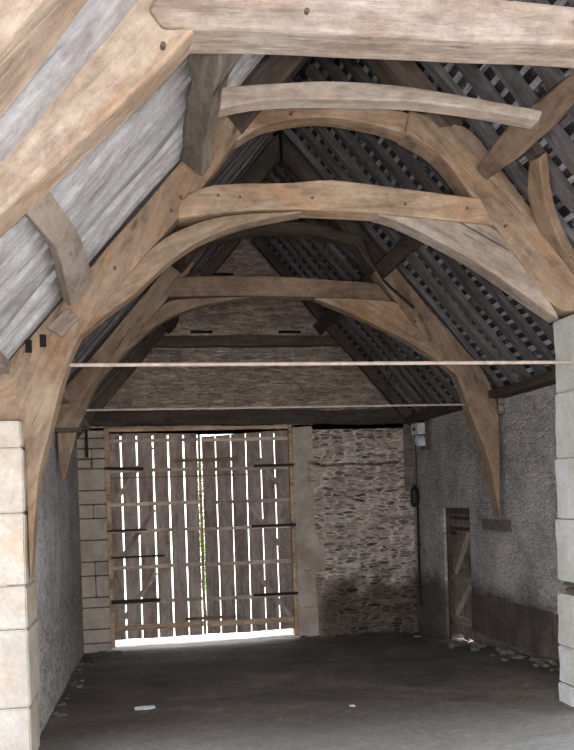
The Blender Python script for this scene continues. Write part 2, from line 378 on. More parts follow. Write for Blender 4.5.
M['base_stone'] = ashlar_material('dark_damp_stone', (0.05, 0.04, 0.033), (0.11, 0.085, 0.07), (0.20, 0.16, 0.135))
def ashlar(name, parent, rows, mat, seed=0, rough=0.006, gap=0.004):
    """rows: list of (x0,x1,y0,y1,z0,z1) squared blocks, one mesh"""
    rnd = random.Random(seed); bm = bmesh.new()
    for r in rows:
        x0, x1, y0, y1, z0, z1 = r; j = lambda a: a + rnd.uniform(-rough, rough)
        b2 = bmesh.new(); add_box(b2, j(x0), j(x1), j(y0), j(y1), z0 + gap, z1 - gap)
        bmesh.ops.bevel(b2, geom=b2.edges[:], offset=0.012, segments=2, affect='EDGES')
        bmesh.ops.subdivide_edges(b2, edges=[e for e in b2.edges if e.calc_length() > 0.1], cuts=3, use_grid_fill=True)
        for v in b2.verts:
            v.co += Vector((noise.noise(v.co * 5 + Vector((seed, 0, 0))), noise.noise(v.co * 5 + Vector((0, seed, 3))), 0)) * rough * 1.6
        me = bpy.data.meshes.new('tmp'); b2.to_mesh(me); b2.free(); bm.from_mesh(me); bpy.data.meshes.remove(me)
    return obj(name, bm, mat, parent)
rows = []; rnd = random.Random(3); z = -0.85
while z < 2.7:
    h = rnd.choice((0.16, 0.22, 0.28, 0.34)); z1 = min(z + h, 2.72)
    w = -0.93
    if rnd.random() < 0.35: rows += [(-0.93, -0.70, GY - 0.03, GY + 0.3, z, z1), (-0.69, -0.50, GY - 0.035, GY + 0.3, z, z1)]
    else: rows.append((w, -0.50, GY - 0.035, GY + 0.3, z, z1))
    z = z1
ashlar('jamb_stones', wg, rows, 'ash_brown', 5, 0.004, 0.011)
box_obj('mortar_bed', -0.925, -0.497, GY - 0.015, GY + 0.02, -0.85, 2.71, 'base_stone', wg, 0)
rows = []; z = -0.85
while z < 2.7:
    h = rnd.choice((0.35, 0.5, 0.6)); z1 = min(z + h, 2.72)
    rows.append((2.525, rnd.choice((2.75, 2.85, 3.0)), GY - 0.015, GY + 0.3, z, z1)); z = z1
ashlar('jamb_stones', wg, rows, 'ash_brown', 8)

bm = bmesh.new()
X0, X1 = 4.56, 5.2
add_box(bm, X0, X1, 7.45, 11.28, -1.2, 2.72); add_box(bm, X0, X1, 12.33, GY, -1.2, 2.72); add_box(bm, X0, X1, 11.28, 12.33, 1.33, 2.72)
wr = obj('wall_right', bm, 'wall_r'); tag(wr, 'long right side wall of greyish plastered rubble', 'wall', kind='structure')
rows = []; y = 7.5; rnd = random.Random(11)
while y < 11.2:
    w = rnd.uniform(0.45, 0.75); y1 = min(y + w, 11.24); rows.append((X0 - 0.03, X0 + 0.1, y, y1, -0.38, 0.17 + rnd.uniform(-0.05, 0.05))); y = y1 + 0.04
ashlar('plinth_stones', wr, rows, 'base_stone', 4)
bm = bmesh.new(); add_box(bm, -1.6, -0.91, 7.35, GY, -1.2, 2.72)
wl = obj('wall_left', bm, 'wall_l'); tag(wl, 'long left side wall of grey plastered rubble', 'wall', kind='structure')

# piers of the wide transept opening
pl = empty('stone_pier', (-1.4, 7.05, -0.4)); tag(pl, 'warm buff squared stone pier at the left edge carrying the truss foot', 'pier')
zs = [-0.62, 0.04, 0.64, 0.97, 1.53, 2.03, 2.24]; rows = []
for i in range(len(zs) - 1):
    if i % 2: rows += [(-2.2, -0.86, 6.75, 7.35, zs[i], zs[i + 1])]
    else: rows += [(-2.2, -1.5, 6.75, 7.35, zs[i], zs[i + 1]), (-1.49, -0.865, 6.75, 7.35, zs[i], zs[i + 1])]
ashlar('blocks', pl, rows, 'ash_warm', 12, 0.007)
box_obj('mortar_core', -2.19, -0.875, 6.77, 7.34, -0.62, 2.21, 'mortar', pl, 0)
pr = empty('stone_pier', (4.2, 7.1, -0.4)); tag(pr, 'whitewashed squared stone pier at the right edge with a missing block', 'pier')
zs = [-0.8, -0.2, 0.14, 0.62, 0.73, 1.30, 1.85, 2.45, 3.12]; rows = []
for i in range(len(zs) - 1):
    if i == 3: rows += [(3.91, 4.55, 6.85, 7.3, zs[i], zs[i + 1])]; continue
    xl = 3.832 - 0.0187 * (3.2 - (zs[i] + zs[i + 1]) / 2)
    top = i == len(zs) - 2
    rows += [(xl, (4.22 if top else 4.25 + 0.1 * (i % 2)), 6.85, 7.3, zs[i], zs[i + 1])]
    if not top: rows += [(4.26 + 0.1 * (i % 2), 4.55, 6.85, 7.3, zs[i], zs[i + 1])]
ashlar('blocks', pr, rows, 'ash_white', 21, 0.009)
box_obj('mortar_core', 3.87, 4.20, 6.87, 7.28, -0.8, 3.10, 'mortar', pr, 0)
rows = [(3.79, 3.93, 6.9, 7.2, 0.635, 0.68), (3.81, 3.93, 6.9, 7.27, 0.685, 0.725)]
ashlar('packing_stone', pr, rows, 'base_stone', 2)

# roof: stone tiles (one covering), laths, rafters
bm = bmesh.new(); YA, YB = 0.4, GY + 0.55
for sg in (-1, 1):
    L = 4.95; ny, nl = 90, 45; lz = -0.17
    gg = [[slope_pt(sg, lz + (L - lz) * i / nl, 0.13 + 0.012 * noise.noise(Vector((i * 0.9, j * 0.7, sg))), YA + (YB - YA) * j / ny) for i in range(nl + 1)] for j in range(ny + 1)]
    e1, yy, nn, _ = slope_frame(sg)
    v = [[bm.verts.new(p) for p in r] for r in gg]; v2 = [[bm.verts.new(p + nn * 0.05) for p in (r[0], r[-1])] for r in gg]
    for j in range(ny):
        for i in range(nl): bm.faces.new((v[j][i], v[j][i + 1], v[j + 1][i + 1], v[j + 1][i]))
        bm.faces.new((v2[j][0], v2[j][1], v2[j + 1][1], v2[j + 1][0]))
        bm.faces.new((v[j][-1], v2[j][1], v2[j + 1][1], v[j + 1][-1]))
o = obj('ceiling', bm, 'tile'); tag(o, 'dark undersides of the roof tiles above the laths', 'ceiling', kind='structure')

def lath_mesh(seed):
    bm = bmesh.new(); L = GY - 0.05 - YA
    hewn_beam(bm, L, 0.048, 0.014, 0.004, 60, 0.015, seed)
    me = bpy.data.meshes.new('lath'); bm.normal_update(); bmesh.ops.recalc_face_normals(bm, faces=bm.faces); bm.to_mesh(me); bm.free(); me.materials.append(M['lath']); return me
lms = [lath_mesh(i * 3.7) for i in range(5)]
for sg, side in ((-1, 'left'), (1, 'right')):
    k = 0; l = 0.08
    while l < 4.6:
        o = bpy.data.objects.new('tile_lath', lms[k % 5]); COL.objects.link(o)
        o.location = slope_pt(sg, l, 0.108, YA); o.rotation_euler = (0, 0, 0)
        e1, yy, nn, _ = slope_frame(sg)
        # local X runs along the barn, local Z along the slope normal
        o.rotation_euler = Matrix((Vector((0, 1, 0)), nn.cross(Vector((0, 1, 0))), nn)).transposed().to_euler()
        tag(o, 'thin grey tile lath nailed across the rafters of the %s roof slope' % side, 'lath', 'tile laths of the %s roof slope' % side)
        k += 1; l += 0.125

def rafter_mesh(seed, w, mat):
    bm = bmesh.new(); hewn_beam(bm, 4.27, w, 0.09 if mat == 'rafter' else 0.075, 0.010, 16, 0.022, seed, 0.03)
    me = bpy.data.meshes.new('rafter'); bmesh.ops.recalc_face_normals(bm, faces=bm.faces); bm.to_mesh(me); bm.free(); me.materials.append(M[mat]); return me
rfs = {m: [rafter_mesh(3.3 * i + 1, w, m) for i, w in enumerate((0.17, 0.22, 0.14, 0.23, 0.19) if m == 'rafter' else (0.12, 0.10, 0.13, 0.12, 0.15))] for m in ('rafter', 'rafter_shaded')}
bays = [(0.4, 4.2, 'nearest the opening'), (4.2, 7.0, 'between the first and second trusses'), (7.0, 10.1, 'between the second and third trusses'), (10.1, GY, 'between the third truss and the gable wall')]
rnd = random.Random(5)
for sg, side in ((-1, 'left'), (1, 'right')):
    y = YA + 0.15; k = 0
    while y < GY - 0.42:
        bay = [b for b in bays if b[0] <= y < b[1]][0][2]
        mat = 'rafter' if sg < 0 and y < 7.0 else 'rafter_shaded'
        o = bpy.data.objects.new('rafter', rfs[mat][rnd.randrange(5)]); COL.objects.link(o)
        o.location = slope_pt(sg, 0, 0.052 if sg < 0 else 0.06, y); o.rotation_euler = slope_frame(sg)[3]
        o.rotation_euler.rotate_axis('Z', rnd.uniform(-0.006, 0.006))
        tag(o, '%s rafter of the %s slope %s' % ('pale grey' if mat == 'rafter' else 'dark grey', side, bay), 'rafter', 'rafters of the %s slope %s' % (side, bay))
        k += 1; y += (0.35 if sg < 0 else 0.35) + rnd.uniform(-0.02, 0.02)
# wall plates
for x0, x1, z0, z1, y0, lab in ((4.34, 4.60, 2.72, 2.82, 7.45, 'dark timber plate along the top of the right wall'), (-0.96, -0.72, 2.72, 2.80, 7.4, 'timber plate along the top of the left wall'), (-1.13, -0.95, 2.60, 2.72, 0.4, 'eaves timber over the left opening, its end on the left stone pier')):
    bm = bmesh.new(); hewn_beam(bm, (GY if y0 > 1 else 6.9) - y0 - 0.02, x1 - x0, z1 - z0, 0.01, 20, 0.02, x0)
    o = obj('wall_plate', bm, 'oak_dark' if x0 > 0 else 'oak_pale', None, ((x0 + x1) / 2, y0, (z0 + z1) / 2), (0, 0, math.pi / 2), 0.01); tag(o, lab, 'beam')

# ------------------------------------------------------------------ trusses
def PLN(x, d=0.03): return (x, ZR - d - K * abs(x - XC))
def pegs(parent, pts, y):
    for x, z in pts:
        bm = bmesh.new(); add_cyl(bm, (0, -0.018, 0), (0, 0.02, 0), 0.013, 8)
        obj('peg', bm, 'peg', parent, (x, y, z))
def mir(pts, dx=0.0): return [(2 * XC - x + dx, z) for x, z in pts]

# first (nearest) truss
Y = 4.1
def nearer(pts, k=0.932): return [(x * k, 1.6 + (z - 1.6) * k) for x, z in pts]
T1 = empty('roof_truss', (XC, Y, 2.9)); tag(T1, 'nearest oak roof truss, its thick pale collar crossing the top of the view', 'truss')
lo = nearer([(-1.05, 2.60), (-0.63, 3.03), (-0.33, 3.31), (0.31, 3.95)]) + [(1.0, 4.60), (1.80, 5.56)]
up = [PLN(-1.15, -.05), PLN(-0.75, -.05), PLN(-0.4, -.05), PLN(0.08, -.05), PLN(0.9, -.03), PLN(1.80, 0)]
strip_timber('principal_rafter', lo, up, Y - 0.02, Y + 0.22, 'oak_light', T1, 22, 0.02, 0.02)
strip_timber('principal_rafter', mir(lo), mir(up), Y - 0.02, Y + 0.22, 'oak_light', T1, 22, 0.02, 0.02)
strip_timber('collar', nearer([(0.20, 3.99), (0.9, 4.02), (1.8, 4.03), (2.5, 4.04), (3.62, 4.02)]), nearer([(0.13, 4.09), (0.36, 4.27), (1.5, 4.275), (2.5, 4.255), (3.5, 4.20)]), Y - 0.05, Y + 0.20, 'oak_pale', T1, 24, 0.012, 0.02)
pegs(T1, nearer([(0.95, 4.12), (0.2, 3.9), (2.9, 4.1)]), Y - 0.05)

# second truss, with arch braces, on the piers
Y = 6.9; Y1 = 7.14
T2 = empty('roof_truss', (XC, Y, 2.3)); tag(T2, 'middle oak truss with broad tan arch braces, its feet on the stone piers', 'truss')
lo = [(-0.842, 1.05), (-0.80, 1.5), (-0.75, 1.85), (-0.64, 2.25), (-0.53, 2.63), (-0.39, 2.95), (-0.04, 3.38), (0.32, 3.79), (0.58, 4.10), (0.97, 4.62)]
up = [(-0.855, 1.0), (-0.855, 1.5), (-0.856, 2.0), (-0.90, 2.30), PLN(-0.98), PLN(-0.75), PLN(-0.4), PLN(0.0), PLN(0.35), PLN(0.85)]
strip_timber('cruck_blade', lo, up, Y, Y1, 'oak_tan', T2, 34, 0.014, 0.02)
up2 = [PLN(0.78), PLN(1.2), PLN(1.80)]; lo2 = [(0.93, 4.56), (1.3, 5.02), (1.80, 5.60)]
strip_timber('upper_principal', lo2, up2, Y, Y1, 'oak_dark', T2, 10)
strip_timber('upper_principal', mir(lo2), mir(up2), Y, Y1, 'oak_dark', T2, 10)
strip_timber('foot_block', [(-1.35, 2.245), (-0.88, 2.25)], [(-1.35, 2.28), (-0.93, 2.72)], Y, Y1, 'oak_tan', T2, 4)
lo = [(4.25, 3.15), (3.82, 3.15), (3.66, 3.10), (3.50, 3.32), (3.27, 3.62), (2.93, 4.09), (2.45, 4.63)]
lo = [(3.72, 3.13), (3.58, 3.23), (3.44, 3.41), (3.27, 3.64), (2.95, 4.07), (2.66, 4.43), (2.32, 4.63)]
up = [(4.22, 3.13), PLN(4.0), PLN(3.75), PLN(3.5), PLN(3.2), PLN(2.92), (2.70, 4.76), (2.38, 4.84)]
strip_timber('cruck_blade', lo, up, Y, Y1, 'oak_tan', T2, 26, 0.014, 0.02)
strip_timber('collar', [(0.39, 3.86), (0.9, 3.93), (1.4, 3.955), (2.07, 3.94), (2.6, 3.90), (3.1, 3.865)], [(0.40, 3.98), (0.64, 4.13), (1.3, 4.17), (1.66, 4.21), (2.13, 4.17), (2.98, 4.09)], Y - 0.02, Y1 - 0.03, 'oak_tan', T2, 24, 0.008, 0.012)
strip_timber('upper_collar', [(0.90, 4.52), (1.1, 4.645), (1.42, 4.725), (1.7, 4.745), (2.06, 4.70), (2.35, 4.62), (2.62, 4.46)], [(0.72, 4.68), (1.0, 4.80), (1.35, 4.885), (1.7, 4.92), (2.06, 4.88), (2.4, 4.80), (2.72, 4.66)], Y + 0.02, Y1 - 0.03, 'oak_tan', T2, 24, 0.008, 0.012)
strip_timber('arch_brace', [(-0.405, 2.92), (-0.2, 3.09), (0.04, 3.27), (0.30, 3.51), (0.58, 3.70), (0.98, 3.85), (1.42, 3.945)], [(-0.385, 2.96), (-0.2, 3.20), (0.0, 3.43), (0.22, 3.66), (0.46, 3.80), (0.8, 3.90), (1.42, 3.955)], Y + 0.02, Y1 - 0.04, 'oak_tan', T2, 24, 0.006, 0.008)
strip_timber('arch_brace', [(3.68, 3.06), (3.50, 3.18), (3.23, 3.36), (2.93, 3.55), (2.61, 3.72), (2.26, 3.88), (2.07, 3.935)], [(3.66, 3.12), (3.52, 3.34), (3.30, 3.62), (3.10, 3.855), (2.8, 3.89), (2.4, 3.925), (2.07, 3.945)], Y + 0.02, Y1 - 0.04, 'oak_pale', T2, 24, 0.006, 0.008)
strip_timber('wedge_block', [(-0.66, 2.97), (-0.50, 3.13)], [(-0.55, 2.90), (-0.41, 3.05)], Y - 0.03, Y + 0.02, 'oak_pale', T2, 3, 0, 0.006)
pegs(T2, [(0.42, 4.03), (0.34, 3.92), (0.72, 4.05), (1.5, 4.05), (2.3, 4.02), (2.85, 4.0), (-0.55, 3.02), (-0.12, 3.45), (3.2, 3.86), (0.9, 4.04), (1.35, 4.75)], Y - 0.01)
for px in (-0.83, -0.72):
    box_obj('mortise', px, px + 0.05, Y - 0.004, Y + 0.03, 2.78 + 0.4 * (px + 0.83), 2.88 + 0.4 * (px + 0.83), 'void', T2, 0)

# third truss
Y = 10.0; Y1 = 10.22
T3 = empty('roof_truss', (XC, Y, 2.3)); tag(T3, 'farthest brown oak truss, its pointed feet running down both side walls', 'truss')
lo = [(-0.86, 2.40), (-0.66, 2.42), (-0.50, 2.78), (-0.33, 3.09), (-0.06, 3.36), (0.36, 3.90), (0.75, 4.36), (1.80, 5.62)]
lo = [(-0.66, 2.42), (-0.50, 2.78), (-0.33, 3.08), (-0.10, 3.34), (0.36, 3.88), (0.75, 4.36)]
up = [(-0.90, 2.42), PLN(-0.90), PLN(-0.6), PLN(-0.3), PLN(0.1), PLN(0.50)]
strip_timber('cruck_blade', lo, up, Y, Y1, 'oak_brown', T3, 30, 0.012)
for q in (0, 1):
    lo_ = [(0.70, 4.28), (1.2, 4.92), (1.80, 5.62)]; up_ = [PLN(0.45), PLN(1.1), PLN(1.80)]
    if q: lo_, up_ = mir(lo_), mir(up_)
    strip_timber('upper_principal', lo_, up_, Y + 0.01, Y1 - 0.01, 'oak_dark', T3, 12, 0.01)
strip_timber('blade_foot', [(-0.815, 1.86), (-0.74, 2.12), (-0.665, 2.40)], [(-0.845, 1.86), (-0.875, 2.12), (-0.885, 2.40)], Y, Y1 - 0.03, 'oak_tan', T3, 8, 0.006)
box_obj('padstone', -0.905, -0.60, Y - 0.03, Y1, 2.40, 2.45, 'oak_dark', T3, 0.008)
lo = [(4.44, 1.24), (4.375, 1.66), (4.27, 2.08), (4.09, 2.58), (3.92, 3.06), (3.73, 3.24), (3.35, 3.72), (2.92, 4.28)]
up = [(4.462, 1.24), (4.46, 1.66), (4.47, 2.1), (4.46, 2.60), PLN(4.30), PLN(4.0), PLN(3.6), PLN(3.15)]
strip_timber('cruck_blade', lo, up, Y, Y1, 'oak_brown', T3, 40, 0.010)
strip_timber('collar', [(0.35, 3.955), (1.4, 3.975), (2.36, 3.965), (3.12, 3.93)], [(0.46, 4.10), (0.56, 4.19), (1.7, 4.21), (2.95, 4.14)], Y - 0.02, Y1 - 0.03, 'oak_brown', T3, 20, 0.006)
strip_timber('upper_collar', [(0.95, 4.62), (1.4, 4.72), (1.82, 4.74), (2.3, 4.70), (2.70, 4.60)], [(0.85, 4.74), (1.4, 4.86), (1.82, 4.88), (2.3, 4.84), (2.80, 4.70)], Y + 0.01, Y1 - 0.03, 'oak_dark', T3, 16, 0.006)
strip_timber('arch_brace', [(-0.36, 3.03), (-0.09, 3.30), (0.32, 3.66), (0.79, 3.86), (1.38, 3.965)], [(-0.34, 3.08), (-0.12, 3.33), (0.30, 3.80), (0.50, 3.93), (1.38, 3.975)], Y + 0.02, Y1 - 0.03, 'oak_brown', T3, 20, 0.005)
strip_timber('arch_brace', [(3.94, 3.02), (3.73, 3.18), (3.22, 3.50), (2.62, 3.78), (2.18, 3.955)], [(3.93, 3.06), (3.70, 3.30), (3.36, 3.70), (3.15, 3.925), (2.18, 3.965)], Y + 0.02, Y1 - 0.03, 'oak_tan', T3, 20, 0.005)
strip_timber('corbel', [(4.47, 2.52), (4.545, 2.52)], [(4.47, 2.84), (4.545, 2.84)], Y - 0.02, Y + 0.18, 'oak_grey', T3, 3, 0.003)
pegs(T3, [(0.5, 4.06), (0.72, 4.04), (1.32, 4.08), (2.1, 4.06), (2.85, 4.05), (0.12, 3.62), (-0.02, 3.47), (3.42, 3.68), (3.6, 3.45)], Y - 0.01)
# iron strap on the right joint of the third truss
bm = bmesh.new()
pts = [(2.80, 4.66), (2.90, 4.40), (3.02, 4.18), (3.12, 4.08), (3.40, 3.84)]
for a, b in zip(pts, pts[1:]): add_cyl(bm, (a[0], 0, a[1]), (b[0], 0, b[1]), 0.017, 8)
obj('iron_strap', bm, 'iron', T3, (0, Y - 0.03, 0))

# iron tie rods at the truss feet
def rod(y, xa, xb, z, r, lab):
    bm = bmesh.new(); add_cyl(bm, (xa, 0, 0), (xb, 0, 0), r, 10)
    o = obj('tie_rod', bm, 'rod', None, (0, y, z)); tag(o, lab, 'tie rod', None)
rod(7.02, -0.52, 3.85, 2.70, 0.016, 'thin pale metal tie rod spanning the middle truss below its braces')
rod(10.1, -0.57, 4.16, 2.66, 0.013, 'thin pale metal tie rod spanning the farthest truss just above the doorway')

# purlins, one length per bay and slope
def purlin(sg, ya, yb, mat, lab, w=0.22, seed=1.0, s=1.33, h=0.2, rg=0.014, sag=0.03):
    bm = bmesh.new(); hewn_beam(bm, yb - ya, w, h, rg, 20, sag, seed)
    e1, yy, nn, _ = slope_frame(sg)
    rot = Matrix((Vector((0, 1, 0)), nn.cross(Vector((0, 1, 0))), nn)).transposed().to_euler()
    o = obj('purlin', bm, mat, None, slope_pt(sg, s / CA, -0.02 - h / 2, ya), rot, 0.015); tag(o, lab, 'purlin')
purlin(-1, 4.33, 6.88, 'oak_grey', 'gnarled grey purlin on the left slope running from nearest to middle truss', 0.21, 2.0, rg=0.03, sag=0.06, s=1.36)
purlin(1, 4.33, 6.88, 'oak_brown', 'brown purlin on the right slope running from nearest to middle truss', 0.2, 3.0)
purlin(-1, 7.14, 10.0, 'oak_dark', 'dark purlin on the left slope between the middle and farthest trusses', 0.2, 4.0)
purlin(1, 7.14, 10.0, 'oak_dark', 'dark purlin on the right slope between the middle and farthest trusses', 0.18, 5.0)
purlin(-1, 10.22, 13.69, 'oak_dark', 'dark purlin on the left slope meeting the gable wall', 0.2, 6.0)
purlin(1, 10.22, 13.69, 'oak_dark', 'dark purlin on the right slope meeting the gable wall', 0.2, 7.0)
o = strip_timber('tie_beam', [(0.58, 4.03), (0.9, 4.10), (1.4, 4.13), (2.0, 4.13), (2.73, 4.05)], [(0.60, 4.17), (0.9, 4.205), (1.35, 4.245), (1.9, 4.225), (2.76, 4.12)], 5.3, 5.44, 'oak_pale', None, 20, 0.008, 0.012)
tag(o, 'slightly cambered tan beam spanning between the two nearest purlins', 'beam')

# wind braces, lying just under the rafters
def windbrace(sg, a, b, mat, lab, th=0.10, off=-0.06):
    """a, b: edge polylines of (Y, s) on the slope"""
    n = 14
    def rs(pl):
        pl = smooth_line(pl, 6); d = [0]
        for p, q in zip(pl, pl[1:]): d.append(d[-1] + (q - p).length)
        out = []
        for i in range(n + 1):
            s = d[-1] * i / n; j = 0
            while j < len(d) - 2 and d[j + 1] < s: j += 1
            out.append(pl[j].lerp(pl[j + 1], (s - d[j]) / max(1e-9, d[j + 1] - d[j])))
        return out
    A, B = rs(a), rs(b); c = (A[0] + B[-1]) / 2; cw = slope_pt(sg, c.y / CA, off, c.x)
    dv = ((A[-1] + B[-1]) - (A[0] + B[0])) / 2
    e1, yy, nn, _ = slope_frame(sg)
    X = (Vector((0, dv.x, 0)) + e1 * dv.y / CA).normalized(); Yv = nn.cross(X); R = Matrix((X, Yv, nn)).transposed()
    Ri = R.transposed(); bm = bmesh.new(); rings = []
    for p, q in zip(A, B):
        rg = []
        for pt, o_ in ((p, -th / 2), (q, -th / 2), (q, th / 2), (p, th / 2)):
            rg.append(bm.verts.new(Ri @ (slope_pt(sg, pt.y / CA, off + o_, pt.x) - cw)))
        rings.append(rg)
    for r0, r1 in zip(rings, rings[1:]):
        for k in range(4): bm.faces.new((r0[k], r0[(k + 1) % 4], r1[(k + 1) % 4], r1[k]))
    bm.faces.new(rings[0]); bm.faces.new(rings[-1][::-1])
    o = obj('wind_brace', bm, mat, None, cw, R.to_euler(), 0.012); tag(o, lab, 'wind brace')
windbrace(-1, [(6.86, 2.37), (6.2, 2.36), (5.4, 2.35), (4.34, 2.43)], [(6.86, 2.20), (6.3, 2.20), (5.5, 2.225), (4.34, 2.32)], 'oak_pale', 'curved pinkish grey wind brace on the left slope, foot on the middle truss', 0.09, -0.07)
windbrace(1, [(6.95, 2.16), (6.92, 1.85), (6.72, 1.60), (6.38, 1.45)], [(6.82, 2.16), (6.77, 1.92), (6.58, 1.69), (6.24, 1.47)], 'oak_brown', 'curved brown wind brace on the right slope, rising to the nearest purlin', 0.09, -0.07)
windbrace(-1, [(3.05, 2.55), (3.02, 2.3), (3.0, 2.1), (3.04, 1.8), (3.2, 1.45)], [(3.42, 2.55), (3.38, 2.3), (3.3, 2.1), (3.28, 1.85), (3.4, 1.45)], 'oak_light', 'orange brown curved timber under the rafters at top left corner', 0.12, -0.08)

# timbers on the gable wall
bm = bmesh.new(); hewn_beam(bm, 5.3, 0.22, 0.23, 0.012, 20, 0.02, 8)
o = obj('lintel_beam', bm, 'oak_dark', None, (-0.92, GY - 0.11, 2.89), (0, math.radians(0.5), 0), 0.015); tag(o, 'long dark lintel timber across the gable wall over the cart doors', 'beam')
bm = bmesh.new(); hewn_beam(bm, 3.3, 0.14, 0.17, 0.014, 16, 0.03, 9)
o = obj('wall_beam', bm, 'oak_dark', None, (0.16, GY - 0.07, 4.10), (0, 0, 0), 0.015); tag(o, 'short dark horizontal timber set high across the gable wall', 'beam')
for sg, lab in ((-1, 'brown end rafter against the gable wall on the left slope'), (1, 'brown end rafter against the gable wall on the right slope')):
    bm = bmesh.new(); hewn_beam(bm, 4.1, 0.14, 0.15, 0.01, 14, 0.02, 3 + sg, 0.30)
    o = obj('end_rafter', bm, 'oak_dark', None, slope_pt(sg, 0, -0.08, GY - 0.30), slope_frame(sg)[3], 0.01); tag(o, lab, 'rafter')
o = box_obj('corner_board', 4.41, 4.555, GY - 0.06, GY - 0.005, 1.60, 2.72, 'oak_grey', None, 0.008); tag(o, 'upright brown board in the far right corner under the lintel timber', 'board')
bm = bmesh.new(); add_box(bm, -0.022, 0.022, -0.03, 0.03, -0.24, 0.24); add_box(bm, -0.04, 0.04, -0.03, 0.04, 0.20, 0.26)
o = obj('iron_bracket', bm, 'iron', None, (-0.765, GY - 0.07, 2.53), (0, 0, 0), 0.005); tag(o, 'black upright iron bar on the stone jamb left of the cart doors', 'bracket')

# ------------------------------------------------------------------ cart doors
D = empty('door_1', (1.0, GY, -0.75)); tag(D, 'tall pair of gappy vertical board cart doors in the gable wall', 'door', kind='structure')
bm = bmesh.new(); add_box(bm, -0.495, -0.425, GY - 0.01, GY + 0.12, -0.72, 2.745); add_box(bm, 2.455, 2.515, GY - 0.01, GY + 0.12, -0.72, 2.745); add_box(bm, -0.425, 2.455, GY - 0.01, GY + 0.12, 2.685, 2.745)
obj('door_frame', bm, 'frame_wood', D, bevel=0.006)
def leaf(edges, tops, bots, gap, label):
    """edges: plank boundaries"""
    bm = bmesh.new()
    for i, (a, b) in enumerate(zip(edges, edges[1:])):
        g0 = gap / 2 * (0.85 + 0.3 * random.random()); a0 = a + g0; b0 = b - g0; tl = random.uniform(-0.004, 0.004)
        y0 = GY + 0.055 + random.uniform(0, 0.006)
        t0 = tops[0] + (tops[1] - tops[0]) * (a - edges[0]) / (edges[-1] - edges[0]); t1 = tops[0] + (tops[1] - tops[0]) * (b - edges[0]) / (edges[-1] - edges[0])
        z0 = bots + random.uniform(-0.012, 0.008); dx = -0.022
        P = [(a0 + dx * 0, t0), (b0 + dx * 0, t1), (b0 + 0.0 + tl, z0), (a0 + tl, z0)]
        F = [bm.verts.new((x, y0, z)) for x, z in P]; Bk = [bm.verts.new((x, y0 + 0.03, z)) for x, z in P]
        bm.faces.new(F); bm.faces.new(Bk[::-1])
        for k in range(4): bm.faces.new((F[k], Bk[k], Bk[(k + 1) % 4], F[(k + 1) % 4]))
    # orient grain upwards: mesh stored lying along local X
    R = Matrix.Rotation(math.pi / 2, 4, 'Y'); c = Vector(((edges[0] + edges[-1]) / 2, GY + 0.07, 1.0))
    for v in bm.verts: v.co = R.inverted() @ (v.co - c)
    o = obj('door_leaf', bm, 'door_wood', D, c, (0, math.pi / 2, 0), 0.003); o['label'] = label
    o.rotation_euler = (0, math.pi / 2, 0)
    return o
def sub(name, parent, x0, x1, z0, z1, y0, y1, mat, tilt=0.0, bevel=0.004):
    """bar from (x0,zc) to (x1,zc): local X along it. parent is a rotated leaf, so use matrix inverse"""
    c = Vector(((x0 + x1) / 2, (y0 + y1) / 2, (z0 + z1) / 2)); L = x1 - x0
    bm = bmesh.new(); hewn_beam(bm, L, y1 - y0, z1 - z0, 0.003, 8, 0.004, x0 + z0, -L / 2)
    me_o = obj(name, bm, mat, None, c, (0, tilt, 0), bevel)
    bpy.context.view_layer.update()
    me_o.parent = parent; me_o.matrix_parent_inverse = parent.matrix_world.inverted(); return me_o
def bar(name, parent, p, q, w, y0, y1, mat, bevel=0.003):
    p, q = Vector(p), Vector(q); d = q - p; c = (p + q) / 2
    bm = bmesh.new(); add_box(bm, -d.length / 2, d.length / 2, -(y1 - y0) / 2, (y1 - y0) / 2, -w / 2, w / 2)
    o = obj(name, bm, mat, None, (c.x, (y0 + y1) / 2, c.y), (0, -math.atan2(d.y, d.x), 0), bevel)
    bpy.context.view_layer.update()
    o.parent = parent; o.matrix_parent_inverse = parent.matrix_world.inverted(); return o
LL = leaf([-0.44, -0.245, 0.005, 0.258, 0.50, 0.745, 0.975], (2.676, 2.64), -0.605, 0.022, 'left leaf of the cart doors, six boards with wide gaps')
RL = leaf([1.035, 1.262, 1.512, 1.757, 2.0, 2.228, 2.46], (2.585, 2.675), -0.605, 0.014, 'right leaf of the cart doors, six boards with narrow gaps')
box_obj('meeting_stile', 0.975, 1.02, GY + 0.03, GY + 0.085, -0.6, 2.62, 'frame_wood', D, 0.004)
railz = [(2.53, 0.055), (2.055, 0.06), (1.52, 0.06), (1.095, 0.055), (0.52, 0.06), (-0.035, 0.06), (-0.44, 0.085)]
for z, h in railz:
    sub('rail', LL, -0.425, 0.97, z - h / 2 + 0.012, z + h / 2 + 0.012, GY + 0.02, GY + 0.055, 'door_rail' if z > -0.3 else 'frame_wood')
    sub('rail', RL, 1.03, 2.45, z - h / 2, z + h / 2, GY + 0.02, GY + 0.055, 'door_rail' if z > -0.3 else 'frame_wood')
for za, zb in ((1.55, 2.5), (0.55, 1.5), (-0.41, 0.49)):
    bar('diagonal_brace', LL, (-0.36, za + 0.03), (0.25, zb - 0.06), 0.07, GY + 0.03, GY + 0.054, 'door_wood')
    bar('diagonal_brace', RL, (2.40, za + 0.03), (1.80, zb - 0.06), 0.07, GY + 0.03, GY + 0.054, 'door_wood')
